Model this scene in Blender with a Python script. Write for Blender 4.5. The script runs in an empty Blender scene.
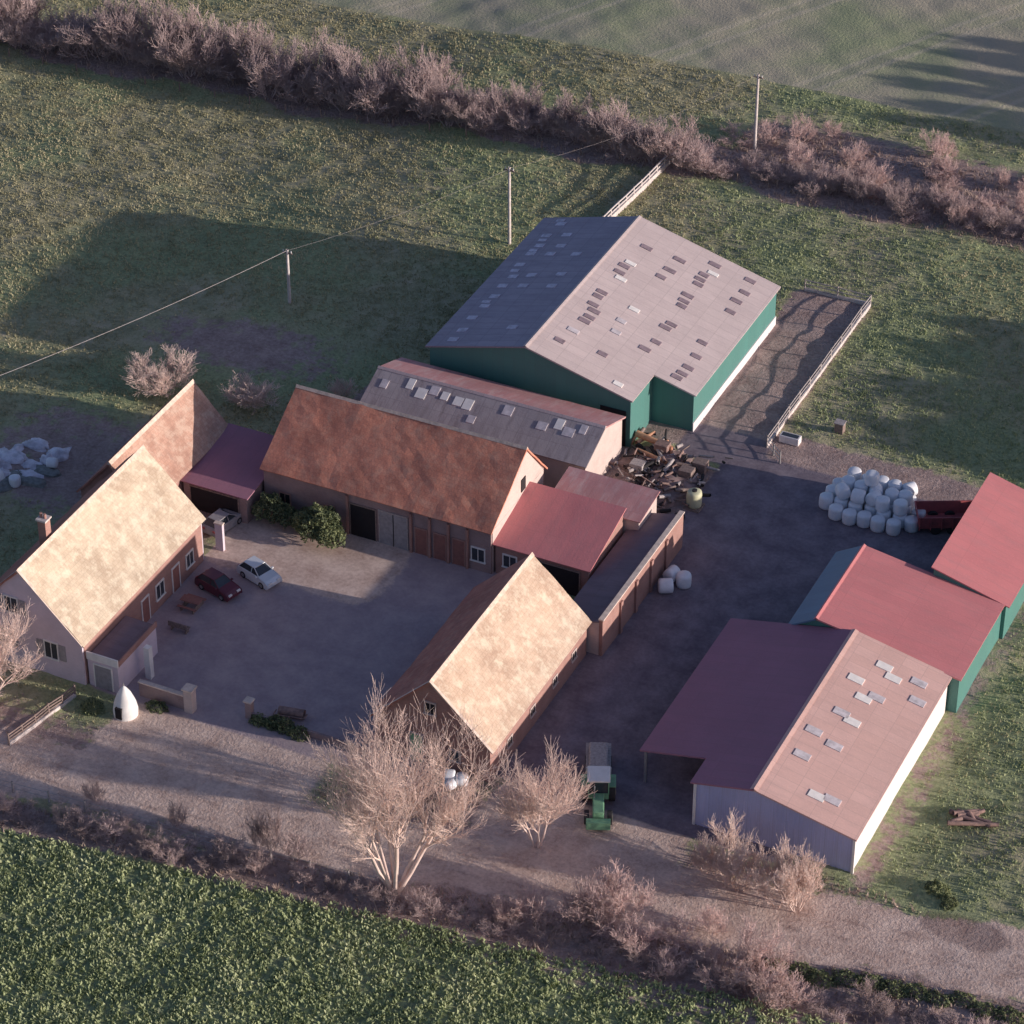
import bpy, math, random
import numpy as np
from mathutils import Vector, noise as mn
rnd=random.Random(7); R=np.random.RandomState(5)
scn=bpy.context.scene
COL=bpy.context.collection

# ---------------------------------------------------------------- helpers
def link(o,parent=None):
    COL.objects.link(o)
    if parent is not None: o.parent=parent
    return o
def empty(name):
    e=bpy.data.objects.new(name,None); e.empty_display_size=.5
    return link(e)
def set_uv(me):
    uv=me.uv_layers.new(name="UVMap")
    for p in me.polygons:
        n=p.normal
        if abs(n.z)>.97: t=Vector((1,0,0)); b=Vector((0,1,0))
        else:
            t=Vector((0,0,1)).cross(n).normalized(); b=n.cross(t)
        for li in p.loop_indices:
            v=me.vertices[me.loops[li].vertex_index].co
            uv.data[li].uv=(v.dot(t),v.dot(b))
def mesh(name,verts,faces,mat,parent=None,smooth=False):
    me=bpy.data.meshes.new(name); me.from_pydata([tuple(v) for v in verts],[],faces); me.update()
    set_uv(me)
    if smooth:
        me.polygons.foreach_set("use_smooth",[True]*len(me.polygons))
    if mat: me.materials.append(mat)
    return link(bpy.data.objects.new(name,me),parent)
def npmesh(name,V,F,mat,parent=None,smooth=False):
    V=np.asarray(V,dtype=np.float32); F=np.asarray(F,dtype=np.int32)
    k=F.shape[1]; me=bpy.data.meshes.new(name)
    me.vertices.add(len(V)); me.vertices.foreach_set("co",V.ravel())
    me.loops.add(F.size); me.loops.foreach_set("vertex_index",F.ravel())
    me.polygons.add(len(F)); me.polygons.foreach_set("loop_start",np.arange(0,F.size,k,dtype=np.int32))
    me.update(calc_edges=True)
    if smooth: me.polygons.foreach_set("use_smooth",np.ones(len(F),dtype=bool))
    me.materials.append(mat)
    return link(bpy.data.objects.new(name,me),parent)
def box(name,x0,x1,y0,y1,z0,z1,mat,parent=None,bev=0):
    v=[(x0,y0,z0),(x1,y0,z0),(x1,y1,z0),(x0,y1,z0),(x0,y0,z1),(x1,y0,z1),(x1,y1,z1),(x0,y1,z1)]
    f=[(0,3,2,1),(4,5,6,7),(0,1,5,4),(1,2,6,5),(2,3,7,6),(3,0,4,7)]
    o=mesh(name,v,f,mat,parent)
    if bev:
        m=o.modifiers.new("b","BEVEL"); m.width=bev; m.segments=2
    return o
def cyl(name,c,r,h,mat,parent=None,n=16,r2=None,axis='z',bev=0):
    r2=r if r2 is None else r2; V=[];F=[]
    for i in range(n):
        a=2*math.pi*i/n; V.append((r*math.cos(a),r*math.sin(a),0))
    for i in range(n):
        a=2*math.pi*i/n; V.append((r2*math.cos(a),r2*math.sin(a),h))
    for i in range(n): F.append((i,(i+1)%n,n+(i+1)%n,n+i))
    F.append(tuple(range(n-1,-1,-1))); F.append(tuple(range(n,2*n)))
    if axis=='y': V=[(x,z-h/2,y) for x,y,z in V]; F=[f[::-1] for f in F]
    if axis=='x': V=[(z-h/2,x,y) for x,y,z in V]
    V=[(x+c[0],y+c[1],z+c[2]) for x,y,z in V]
    o=mesh(name,V,F,mat,parent)
    if bev:
        m=o.modifiers.new("b","BEVEL"); m.width=bev; m.segments=3; m.limit_method='ANGLE'
    return o
def tubes(segs,n=3):
    p0=np.array([s[0] for s in segs],float); p1=np.array([s[1] for s in segs],float)
    r0=np.array([s[2] for s in segs]); r1=np.array([s[3] for s in segs])
    d=p1-p0; d/=np.linalg.norm(d,axis=1)[:,None]+1e-9
    a=np.where(np.abs(d[:,2:3])<.9,np.array([[0,0,1.]]),np.array([[1.,0,0]]))
    u=np.cross(d,a); u/=np.linalg.norm(u,axis=1)[:,None]; w=np.cross(d,u)
    V=[]
    for p,r in((p0,r0),(p1,r1)):
        for i in range(n):
            t=2*math.pi*i/n
            V.append(p+r[:,None]*(math.cos(t)*u+math.sin(t)*w))
    V=np.stack(V,1).reshape(-1,3); N=len(segs); base=np.arange(N)[:,None]*2*n
    F=[]
    for i in range(n):
        j=(i+1)%n; F.append(base+np.array([[i,j,n+j,n+i]]))
    return V,np.stack(F,1).reshape(-1,4)

# ---------------------------------------------------------------- materials
DUST=(.52,.43,.5)  # stands in for air haze, blended into the surface colours
class N:
    def __init__(s,name):
        s.m=bpy.data.materials.new(name); s.m.use_nodes=True; s.t=s.m.node_tree; s.n=s.t.nodes; s.l=s.t.links
        s.p=s.n["Principled BSDF"]; s.out=s.n["Material Output"]; s._c=None
    def coord(s,kind):
        if s._c is None: s._c=s.n.new("ShaderNodeTexCoord")
        return s._c.outputs[kind]
    def node(s,typ,ins={},**kw):
        x=s.n.new(typ)
        for k,v in kw.items(): setattr(x,k,v)
        for k,v in ins.items():
            if isinstance(v,bpy.types.NodeSocket): s.l.new(v,x.inputs[k])
            else: x.inputs[k].default_value=v
        return x
    def noise(s,scale,detail=3,vec=None,rough=.6):
        return s.node("ShaderNodeTexNoise",{"Vector":vec or s.coord("Object"),"Scale":scale,"Detail":detail,"Roughness":rough}).outputs["Fac"]
    def ramp(s,fac,stops):
        x=s.node("ShaderNodeValToRGB",{"Fac":fac}); e=x.color_ramp.elements
        while len(e)<len(stops): e.new(.5)
        for i,(p,c) in enumerate(stops): e[i].position=p; e[i].color=(*c,1)
        return x.outputs["Color"]
    def mix(s,fac,a,b,mode='MIX'):
        x=s.n.new("ShaderNodeMix"); x.data_type='RGBA'; x.blend_type=mode
        for sock,v in((x.inputs[0],fac),(x.inputs[6],a),(x.inputs[7],b)):
            if isinstance(v,bpy.types.NodeSocket): s.l.new(v,sock)
            elif isinstance(v,(tuple,list)): sock.default_value=(*v,1)
            else: sock.default_value=v
        return x.outputs[2]
    def math(s,op,a,b=0,c=0,clamp=False):
        x=s.n.new("ShaderNodeMath"); x.operation=op; x.use_clamp=clamp
        for i,v in enumerate((a,b,c)):
            if isinstance(v,bpy.types.NodeSocket): s.l.new(v,x.inputs[i])
            else: x.inputs[i].default_value=v
        return x.outputs[0]
    def step(s,v,a,b):
        return s.node("ShaderNodeMapRange",{"Value":v,"From Min":a,"From Max":b},interpolation_type='SMOOTHSTEP').outputs[0]
    def fin(s,col,rough=.85,bump=None,bs=.5,bd=.1,spec=.2,metal=0,dust=.13):
        if isinstance(col,bpy.types.NodeSocket): s.l.new(s.mix(dust,col,DUST),s.p.inputs["Base Color"])
        else: s.p.inputs["Base Color"].default_value=(*col,1)
        s.p.inputs["Roughness"].default_value=rough; s.p.inputs["Specular IOR Level"].default_value=spec
        s.p.inputs["Metallic"].default_value=metal
        if bump is not None:
            b=s.node("ShaderNodeBump",{"Height":bump,"Strength":bs,"Distance":bd}); s.l.new(b.outputs[0],s.p.inputs["Normal"])
        return s.m
def sc(c,k): return tuple(min(1,x*k) for x in c)
def simple(name,c,rough=.6,var=.25,scale=2.0,spec=.3,metal=0,dust=.1):
    k=N(name); f=k.noise(scale,3)
    return k.fin(k.ramp(f,[(.3,sc(c,1-var)),(.7,sc(c,1+var))]),rough,spec=spec,metal=metal,dust=dust)
def tile(name,c1,c2,dark,lichen=None,lk=.4):
    k=N(name); uv=k.coord("UV")
    br=k.node("ShaderNodeTexBrick",{"Vector":uv,"Color1":(*c1,1),"Color2":(*c2,1),"Mortar":(*sc(c2,.72),1),"Scale":1.0,"Mortar Size":.015,"Mortar Smooth":.8,"Bias":0.0,"Brick Width":.27,"Row Height":.33})
    f=k.noise(.3,4,rough=.65); g=k.noise(3.2,5,rough=.75)
    st=k.node("ShaderNodeMapping",{"Vector":uv,"Scale":(1.6,.35,1)}).outputs[0]; s_=k.noise(1.0,4,vec=st,rough=.7)
    c=k.mix(k.step(f,.38,.66),br.outputs["Color"],k.mix(1,br.outputs["Color"],(.74,.7,.68),'MULTIPLY'))
    c=k.mix(k.math('MULTIPLY',k.step(g,.5,.72),.5),c,dark)
    c=k.mix(k.math('MULTIPLY',k.step(s_,.52,.72),.3),c,dark)
    if lichen:
        h=k.noise(1.1,6,rough=.75); c=k.mix(k.math('MULTIPLY',k.step(h,.45,.66),lk),c,lichen)
    return k.fin(c,.9,bump=g,bs=.6,bd=.06,dust=.08)
def brick(name,c1,c2,mort,stain=.5):
    k=N(name); uv=k.coord("UV")
    br=k.node("ShaderNodeTexBrick",{"Vector":uv,"Color1":(*c1,1),"Color2":(*c2,1),"Mortar":(*mort,1),"Scale":1.0,"Mortar Size":.012,"Mortar Smooth":.3,"Brick Width":.24,"Row Height":.085})
    f=k.noise(.6,4); g=k.noise(5,3)
    c=k.mix(k.math('MULTIPLY',k.step(f,.4,.7),stain),br.outputs["Color"],sc(c1,.5))
    c=k.mix(k.math('MULTIPLY',k.step(g,.5,.75),.35),c,mort)
    return k.fin(c,.9)
def sheet(name,c,c2,w=1.05,h=2.4,rough=.6,stain=(.2,.17,.15),sk=.4,corr=True,spec=.3,joint=.7):
    k=N(name); uv=k.coord("UV")
    br=k.node("ShaderNodeTexBrick",{"Vector":uv,"Color1":(*c,1),"Color2":(*c2,1),"Mortar":(*sc(c,joint),1),"Scale":1.0,"Mortar Size":.03,"Mortar Smooth":.9,"Brick Width":w,"Row Height":h},offset=0.0)
    st=k.node("ShaderNodeMapping",{"Vector":uv,"Scale":(1.4,.3,1)}).outputs[0]
    f=k.noise(1.0,5,vec=st,rough=.75); g=k.noise(.25,3); q=k.noise(6,3,rough=.7)
    c_=k.mix(k.math('MULTIPLY',k.step(f,.42,.7),sk),br.outputs["Color"],stain)
    c_=k.mix(k.math('MULTIPLY',k.step(g,.4,.62),sk*.7),c_,sc(c,.7))
    c_=k.mix(k.math('MULTIPLY',k.step(q,.48,.75),.35),c_,sc(c2,1.25))
    return k.fin(c_,rough,bump=q,bs=.35,bd=.04,spec=spec)

M={}
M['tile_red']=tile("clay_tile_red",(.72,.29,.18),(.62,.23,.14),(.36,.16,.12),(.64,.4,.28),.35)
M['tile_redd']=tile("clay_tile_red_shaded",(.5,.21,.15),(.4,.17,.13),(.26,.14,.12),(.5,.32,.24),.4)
M['tile_cream']=tile("clay_tile_sandy",(.72,.61,.45),(.65,.53,.38),(.44,.34,.24),(.8,.73,.56),.7)
M['tile_orange']=tile("clay_tile_buff",(.7,.54,.4),(.62,.46,.33),(.4,.28,.2),(.78,.7,.54),.7)
M['tile_brown']=tile("clay_tile_brown",(.6,.37,.27),(.52,.3,.21),(.3,.19,.15),(.68,.54,.42),.5)
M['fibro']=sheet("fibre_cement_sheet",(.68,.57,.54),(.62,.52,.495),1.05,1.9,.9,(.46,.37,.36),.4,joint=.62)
M['fibro_w']=sheet("fibre_cement_sheet_weathered",(.42,.38,.44),(.37,.34,.4),1.05,1.9,.9,(.22,.2,.25),.5,joint=.5)  # darker copy for the slope facing away from the sun, shade in its colour
M['fibro_old']=sheet("fibre_cement_old",(.42,.38,.38),(.35,.31,.32),1.0,1.6,.9,(.16,.13,.13),.7,joint=.5)
M['fibro_dark']=sheet("mossy_fibre_cement",(.2,.16,.18),(.17,.13,.15),1.0,1.6,.9,(.1,.07,.08),.6)  # dark sheet colour with darker streaks
M['sheet_red']=sheet("red_steel_roof",(.66,.21,.205),(.62,.19,.19),1.0,5.0,.65,(.44,.2,.2),.4,joint=.8)
M['sheet_redold']=sheet("old_red_sheet_roof",(.6,.28,.26),(.52,.22,.21),1.0,2.2,.8,(.64,.5,.47),.7)
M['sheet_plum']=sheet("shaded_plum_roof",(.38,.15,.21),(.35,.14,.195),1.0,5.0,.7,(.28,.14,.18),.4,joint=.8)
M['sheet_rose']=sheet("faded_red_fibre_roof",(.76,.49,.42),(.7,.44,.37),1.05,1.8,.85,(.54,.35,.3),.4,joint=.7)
M['green']=sheet("green_steel_cladding",(.025,.21,.17),(.022,.19,.155),1.0,6,.5,(.04,.16,.14),.3,joint=.8)
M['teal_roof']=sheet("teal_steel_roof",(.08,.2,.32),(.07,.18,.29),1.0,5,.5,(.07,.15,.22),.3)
M['bluegrey']=sheet("blue_grey_cladding",(.48,.53,.8),(.43,.48,.74),1.0,6,.55,(.38,.38,.52),.35)
M['white_wall']=sheet("white_cladding",(.8,.77,.76),(.76,.73,.72),1.2,6,.7,(.58,.52,.5),.35,corr=False)
M['brick_red']=brick("red_brick",(.44,.2,.14),(.35,.15,.11),(.33,.26,.22))
M['brick_dark']=brick("weathered_brick",(.35,.22,.2),(.28,.18,.17),(.34,.29,.27))
M['brick_pale']=brick("pale_brick",(.64,.51,.45),(.56,.44,.38),(.57,.5,.46),.3)
M['plaster']=brick("painted_brick",(.72,.62,.7),(.66,.57,.64),(.66,.58,.62),.25)
M['dark']=simple("dark_interior",(.012,.011,.012),.9,dust=.03)
M['glass']=simple("window_glass",(.03,.04,.05),.12,spec=.6,dust=.03)
M['white']=simple("white_paint",(.8,.79,.76),.5,.08)
M['wood']=simple("weathered_wood",(.22,.16,.13),.85,.4,5)
M['woodgrey']=simple("grey_wood",(.4,.36,.34),.85,.3,5)
M['door_brown']=simple("brown_door_paint",(.26,.1,.07),.6,.2,3)
M['door_grey']=simple("grey_door_paint",(.3,.29,.3),.6,.2,3)
M['concrete']=simple("concrete",(.6,.54,.51),.9,.2,2.5)
M['coping']=simple("coping_stone",(.68,.56,.47),.9,.2,2)
M['skylt']=simple("translucent_sheet",(.86,.84,.8),.5,.1,2)
M['skydk']=simple("dirty_rooflight",(.25,.19,.21),.45,.3,2)
M['skymid']=simple("pale_rooflight",(.6,.56,.58),.45,.25,2)
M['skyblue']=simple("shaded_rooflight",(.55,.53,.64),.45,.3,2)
M['ridge']=simple("ridge_tile",(.7,.55,.44),.9,.25,3)
M['bark']=simple("twig_bark",(.82,.64,.56),.9,.2,.8)
M['bark_pink']=simple("reddish_twigs",(.68,.5,.46),.9,.25,.5)
M['bark_dark']=simple("hedge_twigs",(.52,.4,.38),.9,.35,.3)
M['wrap']=simple("bale_wrap",(.82,.84,.88),.35,.06,3,spec=.5,dust=.03)
M['tyre']=simple("tyre_rubber",(.02,.02,.02),.8,dust=.04)
M['metal']=simple("galvanised_steel",(.4,.4,.4),.5,.1,3,metal=.6)
M['steel_red']=simple("red_trailer_paint",(.4,.07,.07),.5,.25,2)
M['car_silver']=simple("silver_car_paint",(.74,.77,.8),.25,.03,1,spec=.6,metal=.2,dust=0)
M['car_maroon']=simple("maroon_car_paint",(.12,.02,.035),.25,.03,1,spec=.6,dust=.02)
M['tractor_green']=simple("green_machine_paint",(.16,.38,.2),.5,.2,2)
M['orange']=simple("orange_machine_paint",(.6,.3,.16),.7,.25,2)
M['yellow']=simple("yellow_tank",(.6,.6,.38),.5,.1,2)
M['tarp']=simple("grey_tarpaulin",(.7,.68,.74),.5,.3,1.5)
M['net']=simple("green_cover_net",(.2,.22,.2),.8,.4,3)
M['rust']=simple("rusty_scrap",(.24,.15,.12),.8,.5,3)
M['soil']=simple("soil_heap",(.26,.18,.16),.95,.4,2)

def leafmat(name,stops,scale=.5,transl=.3,rnd_amt=.3):
    k=N(name); f=k.noise(scale,2)
    g=k.node("ShaderNodeNewGeometry")
    r=k.math('MULTIPLY',k.math('SUBTRACT',g.outputs["Random Per Island"],.5),rnd_amt)
    c=k.mix(.1,k.ramp(k.math('ADD',f,r),stops),DUST)
    d=k.node("ShaderNodeBsdfDiffuse",{"Color":c})
    t=k.node("ShaderNodeBsdfTranslucent",{"Color":c}); mx=k.node("ShaderNodeMixShader",{0:transl})
    k.l.new(d.outputs[0],mx.inputs[1]); k.l.new(t.outputs[0],mx.inputs[2]); k.l.new(mx.outputs[0],k.out.inputs[0])
    return k.m
M['grass']=leafmat("grass_blades",[(.25,(.30,.31,.16)),(.5,(.44,.42,.24)),(.8,(.6,.54,.34))],.12)
M['grassg']=leafmat("lush_grass_blades",[(.25,(.24,.31,.15)),(.5,(.37,.44,.22)),(.8,(.5,.54,.31))],.12)
M['crop']=leafmat("crop_leaves",[(.25,(.28,.35,.16)),(.5,(.46,.54,.27)),(.8,(.64,.68,.4))],.2)
M['drygrass']=leafmat("dry_grass",[(.25,(.28,.21,.18)),(.5,(.44,.34,.28)),(.8,(.6,.48,.38))],.2)
M['bush']=leafmat("evergreen_leaves",[(.25,(.06,.09,.04)),(.5,(.15,.2,.08)),(.8,(.32,.36,.16))],.8,rnd_amt=.4)

# ---------------------------------------------------------------- ground zones
def sg(d,s): return 1/(1+np.exp(-np.clip(d/s,-30,30)))
def zbox(x,y,x0,x1,y0,y1,s=.35): return sg(x-x0,s)*sg(x1-x,s)*sg(y-y0,s)*sg(y1-y,s)
def roadc(x): return np.where(x<10,-43.0+.12*(x-0),-41.8+.19*(x-10))
def cropedge(x): return -51.6+.125*(x+16.3)
def zones(x,y):
    court=zbox(x,y,-20,9,-35,-6)
    asph=np.maximum(zbox(x,y,13,36.5,-31,16.5),zbox(x,y,8.5,16,14,19))
    rc=roadc(x)
    wob=.8*np.sin(x*.23)+.5*np.sin(x*.61+1)
    road=sg(2.9+.02*np.abs(x)+wob*.5-np.abs(y-rc),.6)*.85
    road=np.maximum(road,zbox(x,y,-16,2,-45,-34.3,.6)*.95)
    road=np.maximum(road,zbox(x,y,14,30,-42,-30.5,.6)*.9)
    mud=np.maximum(zbox(x,y,8.5,15.8,17,43.5),zbox(x,y,4,46,15,20.5,.8))
    mud=np.maximum(mud,np.exp(-(((x+33)/14)**2+((y-13)/6.5)**2))*.7)
    mud=np.maximum(mud,zbox(x,y,-20,14,-3,13)*.9)
    mud=np.maximum(mud,zbox(x,y,-46,-18,-18,-1,1.5)*.66)
    mud=np.maximum(mud,zbox(x,y,40.5,44,-33,16,.5)*.55)
    mud=np.maximum(mud,zbox(x,y,2,60,-50,-30,2)*.68)
    mud=np.maximum(mud,zbox(x,y,-40,10,-49,-38,1.5)*.7)
    hed=sg(3.9+wob-np.abs(y-(62+.045*x)),.8)
    hed=np.maximum(hed,sg(1.6+wob*.5-np.abs(y-cropedge(x)-1.2),.5)*.9)
    hed=np.maximum(hed,zbox(x,y,-8,60,58,74,1.5)*.75)
    crop=sg(cropedge(x)-y,.4)
    far=sg(y-(80+.03*x),.5)
    return court,asph,road,mud,hed,crop,far
def axis(lo,hi,st,far):
    a=np.arange(lo,hi+.01,st); o=[]; d=st; p=hi
    while p<far: d*=1.35; p+=d; o.append(p)
    o2=[];d=st;p=lo
    while p>-far: d*=1.35; p-=d; o2.append(p)
    return np.array(o2[::-1]+list(a)+o)
gx=axis(-100,75,.6,2500); gy=axis(-80,125,.6,2500)
X,Y=np.meshgrid(gx,gy); X=X.ravel();Y=Y.ravel()
def pn(x,y,s,seed=0):
    r=np.random.RandomState(seed); z=0*x
    for i in range(7):
        a=r.rand()*6.28; f=s*(.6+r.rand()*1.2); z=z+np.sin(f*(x*math.cos(a)+y*math.sin(a))+r.rand()*6.28)
    return z/7
def ruts(x,y):
    rc=roadc(x)+.3*np.sin(x*.2)
    a=np.exp(-((np.abs(y-rc)-.9)/.28)**2)*.8
    x0=20+1.2*np.sin(y*.1); a=np.maximum(a,np.exp(-((np.abs(x-x0)-.95)/.3)**2)*zbox(x,y,13,30,-40,16)*.6)
    a=np.maximum(a,np.exp(-((np.abs(x-12.2-.4*np.sin(y*.1))-.95)/.3)**2)*zbox(x,y,8,16,16,43)*.5)
    a=np.maximum(a,np.exp(-((np.abs(x+8.5+.9*np.sin(y*.12))-.9)/.3)**2)*zbox(x,y,-12,-4,-42,-12)*.4)
    a=np.maximum(a,1.5*np.exp(-(((x-50.5)/3.6)**2+((y+31.8)/1.6)**2)**2))  # not a rut: dark oval, a shadow by the road painted into the ground
    return a
def ground_z(x,y):
    x=np.asarray(x,float); y=np.asarray(y,float)
    c=zones(x,y); s=np.clip(1-np.maximum(c[0],c[1]),0,1)*sg(220-np.hypot(x,y),20)
    z=s*(.17*pn(x,y,.45,1)+.12*pn(x,y,1.3,2)+.07*pn(x,y,3,3))*(1-.7*c[2])
    z=z-1.6*sg(-(x+40),5)*sg(y-3,3)
    return z-.35*np.exp(-((y-cropedge(x)-1.0)/1.0)**2)
Z=ground_z(X,Y); co,asp,ro,mu,he,cr,fa=zones(X,Y); ru=ruts(X,Y)
pale=zbox(X,Y,-21,-4.5,-17,-8,.7)  # courtyard sun patch, brightened in the ground colour
def gz(x,y): return float(ground_z(np.array([x]),np.array([y]))[0])
nx,ny=len(gx),len(gy)
ii=(np.arange(ny-1)[:,None]*nx+np.arange(nx-1)[None,:]).ravel()
F=np.stack([ii,ii+1,ii+1+nx,ii+nx],1)
k=N("ground_mixed")
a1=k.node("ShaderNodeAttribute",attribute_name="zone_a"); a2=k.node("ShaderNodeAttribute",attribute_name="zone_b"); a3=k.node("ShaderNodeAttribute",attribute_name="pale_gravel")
s1=k.node("ShaderNodeSeparateColor",{"Color":a1.outputs["Color"]}); s2=k.node("ShaderNodeSeparateColor",{"Color":a2.outputs["Color"]})
nf=k.noise(.7,5,rough=.75); nL=k.noise(.06,3); nM=k.noise(.5,4); nS=k.noise(3.0,4,rough=.75)
gr=k.ramp(k.math('ADD',k.math('MULTIPLY',nM,.5),k.math('MULTIPLY',nS,.5)),[(.38,(.27,.27,.15)),(.5,(.40,.38,.22)),(.64,(.52,.46,.31))])
gr2=k.ramp(nS,[(.35,(.22,.27,.13)),(.6,(.38,.43,.22))])
gr=k.mix(k.step(nL,.42,.6),gr,gr2)
def msk(w,am=.8,a=.4,b=.6):
    return k.step(k.math('ADD',w,k.math('MULTIPLY',k.math('SUBTRACT',nf,.5),am)),a,b)
c=gr
crp=k.ramp(nS,[(.35,(.16,.18,.1)),(.6,(.32,.38,.18))])
c=k.mix(msk(s2.outputs[1]),c,crp)
sx=k.node("ShaderNodeSeparateXYZ",{"Vector":k.coord("Object")})
dd=k.math('SUBTRACT',k.math('MULTIPLY',sx.outputs[0],.88),k.math('MULTIPLY',sx.outputs[1],.47))
md=k.math('ABSOLUTE',k.math('SUBTRACT',k.math('PINGPONG',dd,7.0),1.0))
tram=k.math('SUBTRACT',1,k.step(md,.15,.5))
ff=k.ramp(k.math('ADD',k.math('MULTIPLY',nS,.25),k.math('MULTIPLY',nL,.75)),[(.40,(.34,.38,.22)),(.56,(.46,.42,.31))])
ff=k.mix(k.math('MULTIPLY',tram,.4),ff,(.6,.54,.42))
c=k.mix(msk(s2.outputs[2],.3),c,ff)
hc=k.ramp(nS,[(.32,(.22,.16,.15)),(.68,(.5,.38,.33))])
c=k.mix(msk(s2.outputs[0]),c,hc)
mc=k.ramp(k.math('ADD',k.math('MULTIPLY',nS,.6),k.math('MULTIPLY',nM,.4)),[(.38,(.27,.19,.17)),(.62,(.5,.38,.34))])
c=k.mix(msk(s1.outputs[2],1.0),c,mc)
rcol=k.ramp(k.math('ADD',k.math('MULTIPLY',nM,.5),k.math('MULTIPLY',nS,.5)),[(.38,(.48,.34,.28)),(.6,(.76,.6,.51))])
c=k.mix(msk(s1.outputs[1],1.0),c,rcol)
ac=k.ramp(k.math('ADD',k.math('MULTIPLY',nM,.6),k.math('MULTIPLY',nS,.4)),[(.38,(.15,.12,.145)),(.62,(.28,.235,.26))])
c=k.mix(msk(s1.outputs[0],.3),c,ac)
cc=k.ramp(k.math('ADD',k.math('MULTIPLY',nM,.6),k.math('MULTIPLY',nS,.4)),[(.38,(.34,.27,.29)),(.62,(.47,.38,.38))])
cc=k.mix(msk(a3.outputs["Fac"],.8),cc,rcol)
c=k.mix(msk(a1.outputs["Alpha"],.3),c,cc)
rt=k.math('MULTIPLY',k.step(k.math('ADD',a2.outputs["Alpha"],k.math('MULTIPLY',k.math('SUBTRACT',nf,.5),1.2)),.35,1.0),.65)
c=k.mix(rt,c,k.mix(1,c,(.4,.36,.38),'MULTIPLY'))
hard=k.math('MAXIMUM',s1.outputs[0],a1.outputs["Alpha"])
bh=k.math('MULTIPLY',nS,k.math('SUBTRACT',1.03,hard))
k.fin(c,.95,bump=bh,bs=.7,bd=.25,spec=.1,dust=.05)
g=npmesh("ground",np.stack([X,Y,Z],1),F,k.m,smooth=True)
me=g.data
for nme,arr in(("zone_a",(asp,ro,mu,co)),("zone_b",(he,cr,fa,ru))):
    at=me.attributes.new(nme,'FLOAT_COLOR','POINT'); at.data.foreach_set("color",np.stack(arr,1).astype(np.float32).ravel())
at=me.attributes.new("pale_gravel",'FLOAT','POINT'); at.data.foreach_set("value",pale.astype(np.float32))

# ---------------------------------------------------------------- roofs and walls
def slope(name,A,B,C,D,mat,parent,nu=24,nv=12,amp=.04,th=.14):
    A,B,C,D=map(Vector,(A,B,C,D)); n=(B-A).cross(D-A).normalized()
    if n.z<0: n=-n
    V=[];Fc=[]
    for i in range(nu+1):
        for j in range(nv+1):
            u=i/nu;v=j/nv; p=(A.lerp(B,u)).lerp(D.lerp(C,u),v)
            V.append(p+n*amp*(mn.noise(p*.45)+.5*mn.noise(p*1.3)))
    for i in range(nu):
        for j in range(nv):
            a=i*(nv+1)+j; Fc.append((a,a+1,a+nv+2,a+nv+1))
    me=bpy.data.meshes.new(name); me.from_pydata([tuple(v) for v in V],[],Fc); me.update()
    if me.polygons[0].normal.z<0: me.flip_normals(); me.update()
    uv=me.uv_layers.new(name="UVMap"); e1=(B-A).normalized(); e2=n.cross(e1)
    for l in me.loops:
        p=me.vertices[l.vertex_index].co; uv.data[l.index].uv=(p.dot(e1),p.dot(e2))
    me.materials.append(mat); o=link(bpy.data.objects.new(name,me),parent)
    s=o.modifiers.new("solid","SOLIDIFY"); s.thickness=th; s.offset=-1
    return o
def gable(name,ax,u0,u1,v0,v1,z0,z1,ur,zr,wall,roof,roof2=None,oe=.35,og=.2,amp=.04,cap=True):
    e=empty(name); P=(lambda u,v,z:(u,v,z)) if ax=='y' else (lambda u,v,z:(v,u,z))
    t=.16
    prof=[(u0,-.4),(u1,-.4),(u1,z1-t),(ur,zr-t),(u0,z0-t)]
    V=[P(u,v0,z) for u,z in prof]+[P(u,v1,z) for u,z in prof]
    Fc=[(0,1,2,3,4),(9,8,7,6,5),(1,6,7,2),(0,4,9,5)]
    if ax=='x': Fc=[f[::-1] for f in Fc]
    mesh("walls",V,Fc,wall,e)
    s0=(zr-z0)/(ur-u0); s1=(zr-z1)/(u1-ur)
    slope("roof_slope_a",P(ur,v0-og,zr),P(ur,v1+og,zr),P(u0-oe,v1+og,z0-s0*oe),P(u0-oe,v0-og,z0-s0*oe),roof2 or roof,e,amp=amp)
    slope("roof_slope_b",P(ur,v0-og,zr),P(ur,v1+og,zr),P(u1+oe,v1+og,z1-s1*oe),P(u1+oe,v0-og,z1-s1*oe),roof,e,amp=amp)
    if cap:
        h=.12; w=.2
        V=[P(ur-w,v0-og,zr-w*s0+.03),P(ur,v0-og,zr+h),P(ur+w,v0-og,zr-w*s1+.03),P(ur-w,v1+og,zr-w*s0+.03),P(ur,v1+og,zr+h),P(ur+w,v1+og,zr-w*s1+.03)]
        mesh("ridge_cap",V,[(0,1,4,3),(1,2,5,4),(0,2,1),(3,4,5)],M['ridge'] if cap is True else cap,e)
    return e
def patch(parent,ax,u,v,zf,du,dv,mat,name="rooflight"):
    P=(lambda u,v,z:(u,v,z)) if ax=='y' else (lambda u,v,z:(v,u,z))
    V=[];o=.06
    for a,b in((u-du/2,v-dv/2),(u+du/2,v-dv/2),(u+du/2,v+dv/2),(u-du/2,v+dv/2)): V.append(P(a,b,zf(a)+o))
    V+= [(x,y,z-.12) for x,y,z in V]
    mesh(name,V,[(0,1,2,3),(0,4,5,1),(1,5,6,2),(2,6,7,3),(3,7,4,0)],mat,parent)
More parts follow.
